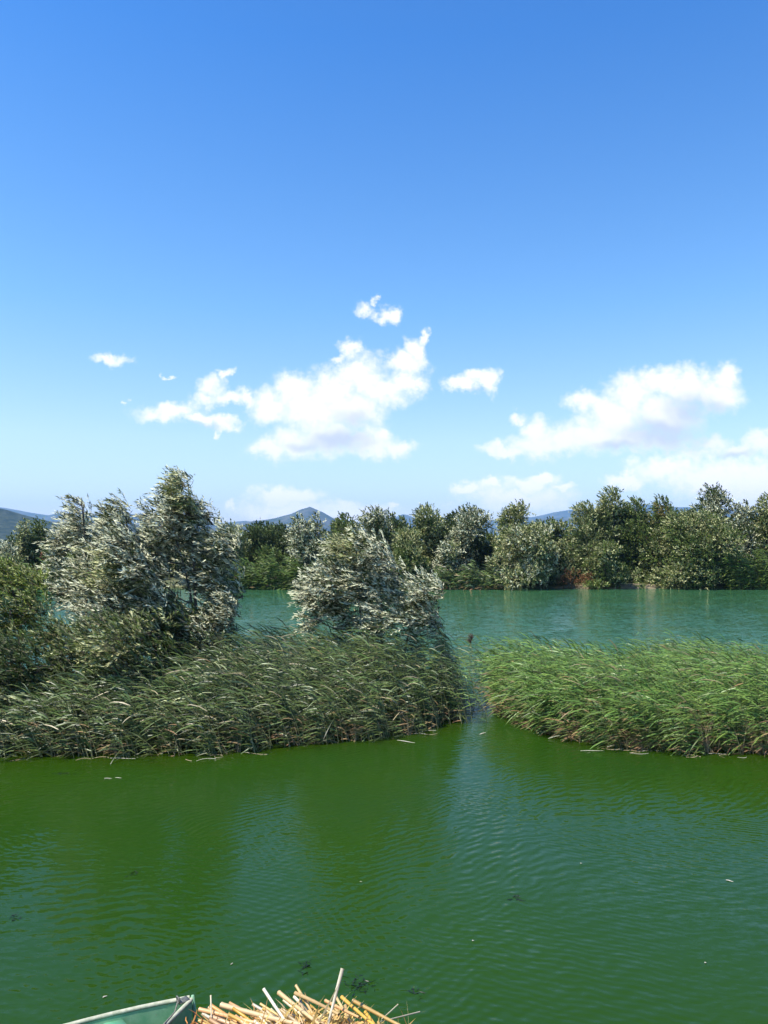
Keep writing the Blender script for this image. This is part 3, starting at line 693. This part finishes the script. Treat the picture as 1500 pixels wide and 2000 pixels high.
# the one with a dark plume
p_ = on_z(905, 1362); root = put_reed(p_, 3, 'reed with a dark ragged seed plume, left of the gap', None, 1.12, 0.0)
root.rotation_euler = (0, .42, 0)
b = MB(); r = random.Random(3)
tipv = np.array(VAR[3][0].vertices[12].co)
for i in range(40):
    d = unit(np.array([-.5 + r.gauss(0, .35), r.gauss(0, .3), .6 + r.gauss(0, .35)]))
    q0 = tipv + np.array([0, 0, r.uniform(-.12, .06)]); b.tube([q0, q0 + d * .08, q0 + d * .15 + np.array([-.03, 0, -.02])], [.006, .007, .001], 3, cap=False)
link('seed_plume', b.mesh('seed_plume', M_PLUME), root)

# reeds and low scrub on the far bank
def far_reeds(px0, px1, y, n, h, lm, label, seed, dry_low):
    r = np.random.default_rng(seed); px = r.uniform(px0, px1, n); dep = y + r.uniform(0, 2.2, n)
    P0 = np.stack([(px - 750) / 1500 * dep, dep, .0 + 0 * px], -1); P0[:, 2] = ground_z(P0[:, 0], P0[:, 1]).clip(-.1)
    V, F, M = reed_arrays(P0, h * r.uniform(.35, 1.2, n) * (1 + .25 * np.sin(px * .13) + .15 * np.sin(px * .37)), r.uniform(.1, .5, n), r, nl=9, Lf=.75, Wf=.10, dry_low=dry_low)
    tag(link('reeds', mesh_np('reeds', V, F, [M_REED_STEM, lm, L_REED_DRY], M)), label, 'reeds', None, 'stuff')
far_reeds(-420, 130, 73.6, 1500, 2.0, L_MID, 'far reeds along the water behind the left bushes', 41, .1)
far_reeds(430, 610, 73.6, 900, 2.4, L_MID, 'mid green reeds on the far bank before the dark trees', 42, .15)
far_reeds(610, 870, 73.8, 600, 1.3, L_MID, 'far reeds behind the lone willow bush', 45, .2)
far_reeds(865, 985, 73.6, 600, 1.8, L_REED, 'far reeds with orange dry bases left of the pale willow', 43, .75)
far_reeds(1425, 1600, 73.6, 700, 3.0, L_MID, 'dense green reeds on the far bank at the right edge', 44, .05)
def scrub(px, py, dep, w, h, lm, label, seed):
    k = dep / 1500; ls = []
    r = random.Random(seed)
    for _ in range(6): ls.append((*at_y(px + r.uniform(-.5, .5) * w, py + r.uniform(-.4, .3) * h, dep + r.uniform(-.3, .3)), w * .25 * k, .5, h * .28 * k))
    make_tree('scrub_bush', foot(px, dep, .3), ls, lm, label, 'bush', None, 150, 7, .22, .07, .3, spray=.4, wind=.2, seed=seed, trunk_r=.04, twigs=False)
scrub(1108, 1130, 75.3, 34, 26, L_RUST, 'rust red dry bush on the far bank left of the small round bush', 301)
scrub(1146, 1134, 75.0, 34, 18, L_RUST, 'low orange dry scrub on the pale far shore', 302)
scrub(1165, 1142, 74.4, 30, 12, L_YELLOW, 'low fresh green plant at the far waterline', 303)
scrub(1228, 1130, 75.3, 40, 22, L_OLIVE, 'low olive scrub between the round bush and domed tree', 304)

# ------------------------------------------------------------------ boat
def boat():
    bow = on_z(372, 1953, .48); ax = unit(np.array([-.74, -.67, 0])); sd = np.array([-ax[1], ax[0], 0])   # sd points to the water side
    if sd[1] < 0: sd = -sd
    root = empty('rowing_boat', (bow[0], bow[1], 0)); tag(root, 'weathered green wooden rowing boat with a pale worn rim beside the cane heap', 'boat')
    m, t, out = mat('weathered_green_paint')
    tcn = new_node(t, 'ShaderNodeTexCoord'); n = noise_n(t, tcn.outputs['Object'], 7, 7, .65); n2 = noise_n(t, tcn.outputs['Object'], 30, 6, .7)
    c = mix_n(t, maprange(t, n, .4, .62), (.15, .36, .19, 1), (.27, .46, .27, 1))
    c = mix_n(t, maprange(t, n2, .58, .68), c, (.30, .32, .20, 1))
    p = new_node(t, 'ShaderNodeBsdfPrincipled'); setin(t, p.inputs['Base Color'], c); p.inputs['Roughness'].default_value = .5
    bmp = new_node(t, 'ShaderNodeBump'); bmp.inputs['Strength'].default_value = .3; bmp.inputs['Distance'].default_value = .004
    t.links.new(n2, bmp.inputs['Height']); t.links.new(bmp.outputs[0], p.inputs['Normal']); t.links.new(p.outputs[0], out.inputs[0])
    m_rim = rough_mat('worn_rim_paint', (.30, .33, .22), (.52, .50, .38), 25, .7)
    m_seat = rough_mat('mint_seat_paint', (.10, .36, .22), (.22, .45, .30), 9, .5)
    m_iron = rough_mat('dark_iron', (.06, .065, .06), (.22, .22, .19), 30, .6)
    m_debris = rough_mat('dry_debris', (.16, .08, .03), (.36, .24, .10), 60, .95)
    LEN, st = 4.0, np.linspace(0, 1, 22)
    half = .70 * np.clip(np.sin(np.minimum(st * 1.55 + .0, 1.0) * pi / 2), 0, 1) ** .8 * (1 - .28 * np.clip((st - .6) / .4, 0, 1) ** 2)
    half = np.maximum(half, .03)
    sheer = .48 + .10 * (1 - st * 2).clip(0, 1) ** 2 * 0 - .06 * np.sin(st * pi)
    def pt(s, o, z): return ax * s * LEN + sd * o + np.array([0, 0, z])
    sec = [(-1, 1), (-.82, .52), (-.62, .06), (-.3, -.02), (0, -.05), (.3, -.02), (.62, .06), (.82, .52), (1, 1)]
    def shell(inset, zoff):
        V = []
        for i, s in enumerate(st):
            s_ = s + (inset * .4 / LEN if i == 0 else 0)
            for (a_, b_) in sec:
                w = max(.005, half[i] - inset); V.append(pt(s_, a_ * w, -.12 + zoff + (sheer[i] + .12 - zoff) * b_ if b_ < 1 else sheer[i]))
        return np.array(V)
    n = len(sec); i = (np.arange(len(st) - 1)[:, None] * n + np.arange(n - 1)[None]).ravel()
    b = MB(); b.add(shell(0, 0), np.stack([i, i + n, i + n + 1, i + 1], -1)); b.add(shell(.028, .03), np.stack([i, i + 1, i + n + 1, i + n], -1))
    e = (len(st) - 1) * n
    link('hull', b.mesh('hull', m, True), root)
    b = MB(); b.box(pt(.995, 0, .2), (.02, half[-1] * .97, .26), 0, np.stack([ax, sd, [0, 0, 1]], 1)); link('transom', b.mesh('transom', m), root)
    for sgn in (1, -1):
        b = MB(); k = st > -1
        ctr = np.array([pt(s, sgn * (h - .012), z + .012) for s, h, z in zip(st[k], half[k], sheer[k])])
        b.tube(ctr, .019, 6); link('gunwale', b.mesh('gunwale', m_rim, True), root)
    # thwart, just below the rim
    rot = np.stack([ax, sd, [0, 0, 1]], 1)
    for s in (.155, .5, .78):
        h = float(np.interp(s, st, half)); b = MB(); b.box(pt(s, 0, .40), (.105, h - .03, .016), 0, rot); link('thwart', b.mesh('thwart', m_seat), root)
    for s in np.linspace(.1, .95, 9):
        h = float(np.interp(s, st, half))
        b = MB(); b.tube([pt(s, a_ * (h - .04), -.08 + .5 * b_) for a_, b_ in sec[1:-1]], .014, 4); link('rib', b.mesh('rib', m), root)
    b = MB(); b.tube([pt(-.012, 0, -.05), pt(-.012, 0, .3), pt(-.005, 0, .51)], [.016, .02, .014], 6); link('stem_post', b.mesh('stem_post', m), root)
    b = MB(); b.box(pt(.018, 0, .505), (.05, .035, .006), 0, rot); b.tube([pt(.03, .02, .51), pt(.03, .02, .55), pt(.03, -.03, .55), pt(.03, -.03, .51)], .008, 5)
    link('bow_plate', b.mesh('bow_plate', m_iron), root)
    # mooring rope over the bow
    m_rope = rough_mat('grey_rope', (.12, .11, .09), (.3, .28, .23), 60, .95)
    b = MB(); q = [pt(.03, -.01, .54), pt(.05, -.10, .50), pt(.09, -.2, .5), pt(.13, -.34, .47), pt(.16, -.5, .3), pt(.17, -.62, .12)]; b.tube(q, .006, 5); link('mooring_rope', b.mesh('mooring_rope', m_rope), root)
    # dry bits of cane leaf on the bottom boards
    r = random.Random(9); b = MB()
    for _ in range(160):
        s = r.uniform(.03, .22); h = float(np.interp(s, st, half)); c = pt(s, r.uniform(-.6, .6) * h, .05 + r.random() * .05); a_ = r.uniform(0, pi); d = np.array([cos(a_), sin(a_), r.uniform(-.2, .4)]) * r.uniform(.03, .09)
        b.tube([c - d, c + d], .004, 3, cap=False)
    tag(link('leaf_litter', b.mesh('leaf_litter', m_debris)), 'dry brown cane litter on the bottom of the boat bow', 'litter', None, 'stuff').location = root.location
boat()

# ------------------------------------------------------------------ heap of cut canes on the near bank
def cane_mat(name, c1, c2):
    m, t, out = mat(name)
    tcn = new_node(t, 'ShaderNodeTexCoord'); oi = new_node(t, 'ShaderNodeObjectInfo')
    vec = vec_n(t, 'ADD', vec_n(t, 'MULTIPLY', tcn.outputs['Object'], (1.5, 26, 26)), None)
    nt_ = noise_n(t, vec, 2.0, 5, .6)
    c = mix_n(t, maprange(t, nt_, .3, .7), (*c1, 1), (*c2, 1))
    h = new_node(t, 'ShaderNodeHueSaturation'); setin(t, h.inputs['Color'], c)
    setin(t, h.inputs['Value'], maprange(t, oi.outputs['Random'], 0, 1, .72, 1.2)); setin(t, h.inputs['Saturation'], maprange(t, math_n(t, 'FRACT', math_n(t, 'MULTIPLY', oi.outputs['Random'], 7.7)), 0, 1, .7, 1.1))
    p = new_node(t, 'ShaderNodeBsdfPrincipled'); setin(t, p.inputs['Base Color'], h.outputs[0]); p.inputs['Roughness'].default_value = .42
    b_ = new_node(t, 'ShaderNodeBump'); b_.inputs['Strength'].default_value = .3; b_.inputs['Distance'].default_value = .002
    t.links.new(nt_, b_.inputs['Height']); t.links.new(b_.outputs[0], p.inputs['Normal']); t.links.new(p.outputs[0], out.inputs[0])
    return m
M_CANE = cane_mat('straw_cane', (.40, .22, .042), (.60, .39, .10)); M_CANE_W = cane_mat('bleached_cane', (.52, .42, .24), (.70, .62, .42)); M_CANE_O = cane_mat('orange_cane', (.48, .18, .025), (.62, .32, .06))
M_PITH = rough_mat('cane_pith', (.16, .10, .05), (.42, .30, .16), 40, .9)
def cane_mesh(L, r0, mt, seed, hollow=True):
    """a cut cane along +X with joints; the cut end is hollow"""
    r = random.Random(seed); b = MB(); xs = [0]; x = 0
    while x < L - .06:
        x = min(L, x + r.uniform(.10, .2)); xs.append(x)
    pts = []; rad = []
    for a_, c_ in zip(xs[:-1], xs[1:]):
        for f_, k_ in ((0, 1.14), (.06, 1.0), (.94, 1.0)):
            q = a_ + (c_ - a_) * f_; pts.append((q, .012 * sin(q * 3 + seed), .010 * sin(q * 2.3 + seed * 2))); rad.append(r0 * k_ * (1 - .35 * q / L))
    pts.append((L, .012 * sin(L * 3 + seed), .01 * sin(L * 2.3 + seed * 2))); rad.append(r0 * .66)
    b.tube(pts, rad, 8, cap=False)
    n = 8; a = np.linspace(0, 2 * pi, n, endpoint=False)
    p0 = np.array(pts[0])
    ring = lambda k_, dx: p0 + np.stack([0 * a + dx, k_ * np.cos(a), k_ * np.sin(a)], -1)
    V = np.concatenate([ring(rad[0], 0), ring(rad[0] * .62, 0), ring(rad[0] * .58, .03), [p0 + [.03, 0, 0]]])
    j = np.arange(n); k = (j + 1) % n
    b.add(V, np.concatenate([np.stack([j, k, n + k, n + j], -1), np.stack([n + j, n + k, 2 * n + k, 2 * n + j], -1)]), 1)
    b.more(np.stack([2 * n + j, 2 * n + k, np.full(n, 3 * n)], -1), 1, b.n - len(V))
    return b.mesh('cane', [mt, M_PITH], True)
CG = 'cut canes in the heap'
CMESH = [cane_mesh(L, rr, mt, i) for i, (L, rr, mt) in enumerate([(1.1, .014, M_CANE), (.9, .012, M_CANE), (.8, .015, M_CANE), (1.0, .010, M_CANE), (.7, .008, M_CANE_W), (.95, .013, M_CANE_W), (1.05, .016, M_CANE_O), (.85, .012, M_CANE_O), (.75, .007, M_CANE)])]
def put_cane(me, p0, p1, label, group=None, name='cut_cane'):
    p0, p1 = Vector(p0), Vector(p1); d = (p1 - p0)
    o = link(name, me); o.location = p0; o.rotation_euler = d.to_track_quat('X', 'Z').to_euler(); tag(o, label, 'cane', group); return o
# single ones that stand out (cut end first)
def hero(px0, py0, y0, px1, py1, y1, r0, mt, label, seed):
    a, c = at_y(px0, py0, y0), at_y(px1, py1, y1); L = float(np.linalg.norm(c - a))
    return put_cane(cane_mesh(L, r0, mt, seed), a, c, label)
hero(672, 1893, 6.35, 640, 2010, 6.10, .016, M_CANE_W, 'bleached white cane sticking up out of the heap', 61)
hero(547, 1936, 6.60, 622, 2002, 6.05, .019, M_CANE, 'thick straw cane, highest cut end left of the white cane', 62)
hero(577, 1941, 6.60, 660, 1985, 6.1, .016, M_CANE, 'straw cane with a reddish cut end, right of the thickest cane', 63)
hero(388, 1975, 6.45, 580, 2014, 6.05, .017, M_CANE_O, 'long orange cane reaching left towards the boat bow', 64)
hero(431, 1962, 6.50, 590, 2000, 6.05, .022, M_CANE, 'thick pale cane lying above the long orange cane', 65)
hero(668, 1948, 6.55, 740, 2010, 6.0, .015, M_CANE, 'straw cane sloping down just right of the white cane', 66)
hero(692, 1956, 6.5, 790, 2006, 6.1, .017, M_CANE, 'rightmost long cane along the slope of the heap', 67)
hero(638, 1952, 6.5, 700, 1985, 6.1, .014, M_CANE_O, 'short orange cane behind the white cane', 68)
hero(820, 1976, 6.5, 740, 1996, 6.2, .006, M_CANE_W, 'thin bleached stalk poking out to the right of the heap', 69)
hero(775, 1964, 6.5, 742, 1992, 6.2, .005, M_CANE_W, 'thin curved stalk above the right end of the heap', 70)
hero(409, 1944, 6.45, 411, 1990, 6.3, .007, M_CANE_W, 'thin stalk standing upright over the left end of the heap', 71)
r = random.Random(21)
def heap_z(x, y):                                                   # outline of the heap
    u_ = (x + .62) / .95; v_ = (y - 5.75) / .95
    return .30 + .42 * max(0, 1 - u_ * u_) ** .6 * max(0.05, 1 - v_ * v_ * .8)
for i in range(240):
    cx_ = r.gauss(-.62, .42); cy_ = r.uniform(5.35, 6.5)
    if abs(cx_ + .62) > .85: cx_ = r.uniform(-1.35, .05)
    t_ = (cx_ + 1.4) / 1.5
    ang = R(-12 - 42 * max(0, min(1, t_)) + r.gauss(0, 13))
    me = r.choice(CMESH[:6] + ([CMESH[6], CMESH[7]] * 3 if cx_ < -.75 else [CMESH[5], CMESH[8]]))
    L = max(v_.co.x for v_ in me.vertices); d = np.array([cos(ang), sin(ang), r.gauss(-.12, .10)])
    zc = heap_z(cx_, cy_) - r.random() ** 1.6 * .22
    c = np.array([cx_, cy_, zc]); p0, p1 = c - d * L * .5, c + d * L * .5
    if p0[1] > 6.72: p0, p1 = p0 + [0, 6.72 - p0[1], 0], p1 + [0, 6.72 - p0[1], 0]
    put_cane(me, p0, p1, 'dry straw coloured cane lying in the heap beside the boat', CG)
for i in range(46):                                                 # orange ones piled against the boat
    cx_, cy_ = r.uniform(-1.58, -1.15), r.uniform(5.9, 6.42); ang = R(r.gauss(-8, 16)); me = r.choice((CMESH[6], CMESH[7], CMESH[8]))
    L = max(v_.co.x for v_ in me.vertices) * .8; d = np.array([cos(ang), sin(ang), r.gauss(-.05, .08)]); p0 = np.array([cx_, cy_, r.uniform(.34, .55) - .25 * max(0, 6.2 - cy_) * 0])
    if i < 30: put_cane(me, p0, p0 + d * L, 'dry straw coloured cane lying in the heap beside the boat', CG)
# loose leaf sheaths and splinters between the canes
b = MB(); nr = np.random.default_rng(5); n = 4200
x = nr.normal(-.62, .4, n).clip(-1.4, .2); y = nr.uniform(5.3, 6.55, n); z = np.array([heap_z(a_, c_) for a_, c_ in zip(x, y)]) + nr.uniform(-.12, .08, n)
D = unit(np.stack([nr.normal(.5, .7, n), nr.normal(-.4, .6, n), nr.normal(.1, .4, n)], -1)); N = nr.normal(size=(n, 3)) + [0, -.5, 1]
V, Q, T = blade_strips(np.stack([x, y, z], -1), D, N, nr.uniform(.06, .28, n), nr.uniform(.005, .02, n), nr.normal(size=(n, 3)) * .5)
m_sh = leaf_mat('dry_leaf_sheath', (.60, .42, .14), (.74, .60, .32), .35, .2, .6, .3)
nb = 900
P0 = np.stack([nr.uniform(-1.62, -1.1, nb), nr.uniform(5.9, 6.5, nb), nr.uniform(.30, .54, nb)], -1)
V3, Q3, T3 = blade_strips(P0, unit(nr.normal(size=(nb, 3)) * [1, 1, .5]), nr.normal(size=(nb, 3)) + [0, -.5, 1], nr.uniform(.05, .2, nb), nr.uniform(.006, .02, nb), nr.normal(size=(nb, 3)) * .5)
m_sh2 = leaf_mat('rusty_leaf_sheath', (.40, .15, .04), (.55, .28, .10), .4, .2, .6, .3)
tag(link('cane_leaf_litter', mesh_np('cane_leaf_litter', V3, [Q3, T3], m_sh2)), 'rusty leaf sheaths between the boat bow and the canes', 'litter', None, 'stuff')
tag(link('cane_leaf_litter', mesh_np('cane_leaf_litter', V, [Q, T], m_sh)), 'pale dry leaf sheaths and splinters strewn over the canes', 'litter', None, 'stuff')
# earthy core that carries the heap
def core_z(X, Y):
    return np.vectorize(lambda a_, c_: heap_z(a_, c_) - .22 - .9 * max(0, abs(a_ + .62) - .75) - 1.2 * max(0, c_ - 6.35))(X, Y)
me, _, _ = grid_mesh('bank_mound', np.linspace(-1.6, .4, 30), np.linspace(4.9, 6.6, 24), core_z, M_SOIL)
tag(link('bank_mound', me), kind='structure')

# ------------------------------------------------------------------ small things on and in the water
M_WEED = leaf_mat('dark_water_weed', (.008, .014, .006), (.012, .02, .008), .4, .1, .4, .5)
def weed(px, py, w, h, n, label, seed):
    c = on_z(px, py); r = np.random.default_rng(seed); k = c[1] / 1500
    P0 = np.stack([r.normal(0, w * k * .3, n), r.normal(0, h * k * .6, n), r.uniform(-.012, .006, n)], -1)
    D = unit(np.stack([r.normal(size=n), r.normal(size=n), r.normal(.05, .12, n)], -1)); N = r.normal(size=(n, 3)) + [0, 0, 1.5]
    V, Q, T = blade_strips(P0, D, N, r.uniform(.03, .10, n), r.uniform(.004, .012, n), r.normal(size=(n, 3)) * [.5, .5, .06])
    V[:, 2] = np.clip(V[:, 2], -.01, .022)
    tag(link('water_weed', mesh_np('water_weed', V, [Q, T], M_WEED), None, c), label, 'water weed', 'dark weed tufts in the water')
weed(598, 1888, 26, 20, 70, 'small dark weed tuft above the left of the cane heap', 1)
weed(704, 1926, 46, 20, 130, 'largest dark weed tuft, right of the white cane', 2)
weed(812, 1940, 22, 14, 35, 'faint dark weed tuft right of the cane heap', 3)
weed(263, 1706, 16, 12, 40, 'dark weed tuft in the green reflection of the willows', 4)
weed(34, 1790, 26, 16, 45, 'dark weed tuft near the left edge of the water', 5)
weed(1007, 1755, 18, 14, 45, 'dark weed tuft alone in the open water on the right', 6)
weed(130, 1511, 50, 8, 60, 'flat dark weed streak close to the left reeds', 7)
M_PALE = rough_mat('pale_floating_leaf', (.34, .32, .24), (.55, .52, .42), 40, .6)
def floater(px, py, L, W, ang, label, cat='leaf', name='floating_leaf'):
    c = on_z(px, py, .006); s = np.linspace(0, 1, 6); V = []
    for q in s:
        w = W * sin(pi * min(1, .12 + q * .88)) * .5; z = .004 * sin(q * 5)
        V += [((q - .5) * L, -w, z), ((q - .5) * L, 0, z + .004), ((q - .5) * L, w, z)]
    V = np.array(V); F = []
    for i in range(5):
        for j in range(2): a_ = i * 3 + j; F.append((a_, a_ + 3, a_ + 4, a_ + 1))
    o = link(name, mesh_np(name, V, [np.array(F)], M_PALE), None, c); o.rotation_euler = (0, 0, ang); tag(o, label, cat, 'pale bits floating on the water')
floater(211, 1520, .14, .028, .1, 'pale floating leaf, left of two near the left reeds')
floater(231, 1519, .12, .03, -.05, 'pale floating leaf, right of two near the left reeds')
floater(1425, 1720, .09, .03, -.5, 'pale floating leaf far right in open water')
floater(1378, 1880, .025, .02, .4, 'tiny pale speck in the lower right water', 'speck', 'floating_speck')
floater(1135, 1686, .03, .022, .4, 'tiny pale speck in the middle right water', 'speck', 'floating_speck')
floater(205, 1946, .05, .02, .9, 'tiny pale speck above the green boat', 'speck', 'floating_speck')
floater(705, 1722, .03, .02, .2, 'tiny pale speck in the middle of the water', 'speck', 'floating_speck')
floater(924, 1837, .025, .02, .2, 'tiny pale speck below the middle right of the water', 'speck', 'floating_speck')
floater(453, 1882, .05, .012, 1.2, 'thin pale speck above the left end of the cane heap', 'speck', 'floating_speck')
floater(1156, 1466, .5, .035, .05, 'pale reed blade floating before the right reed bed', 'reed blade', 'floating_reed_blade')
floater(1400, 1472, .4, .03, -.12, 'pale reed blade floating near the right edge', 'reed blade', 'floating_reed_blade')
floater(793, 1448, .45, .05, -.5, 'broad pale reed leaf floating at the tip of left reeds', 'reed blade', 'floating_reed_blade')
floater(943, 1432, .3, .04, .9, 'pale reed leaf floating at the mouth of the gap', 'reed blade', 'floating_reed_blade')
floater(240, 1481, .55, .03, -.05, 'long pale stalk floating below the left reeds', 'reed blade', 'floating_reed_blade')

# stray blades caught along the edges of the reeds
r = random.Random(88)
for i in range(26):
    if i % 2: x = r.uniform(-8, 1.6); y0 = float(np.interp(x, LB[:, 0], LB[:, 1]))
    else: x = r.uniform(3.4, 8.4); y0 = float(np.interp(x, RB[:, 0], RB[:, 1]))
    L_, W_ = r.uniform(.2, .5), r.uniform(.014, .03); ss = np.linspace(0, 1, 6); bow_ = r.uniform(-.12, .12)
    V = []
    for q in ss:
        w = W_ * (1 - q * .8) * .5; cy_ = bow_ * sin(q * pi)
        V += [((q - .5) * L_, cy_ - w, .004), ((q - .5) * L_, cy_ + w, .004 + .006 * q)]
    F = [(k * 2, k * 2 + 2, k * 2 + 3, k * 2 + 1) for k in range(5)]
    o = link('stray_blade', mesh_np('stray_blade', V, [np.array(F)], r.choice((M_STRAW, M_PALE, M_STRAW))), None, (x, y0 - r.uniform(.05, .45), .004)); o.rotation_euler = (0, 0, r.gauss(0, .4))
    tag(o, 'stray dry blade floating along the edge of the reeds', 'reed blade', 'stray blades along the reeds')
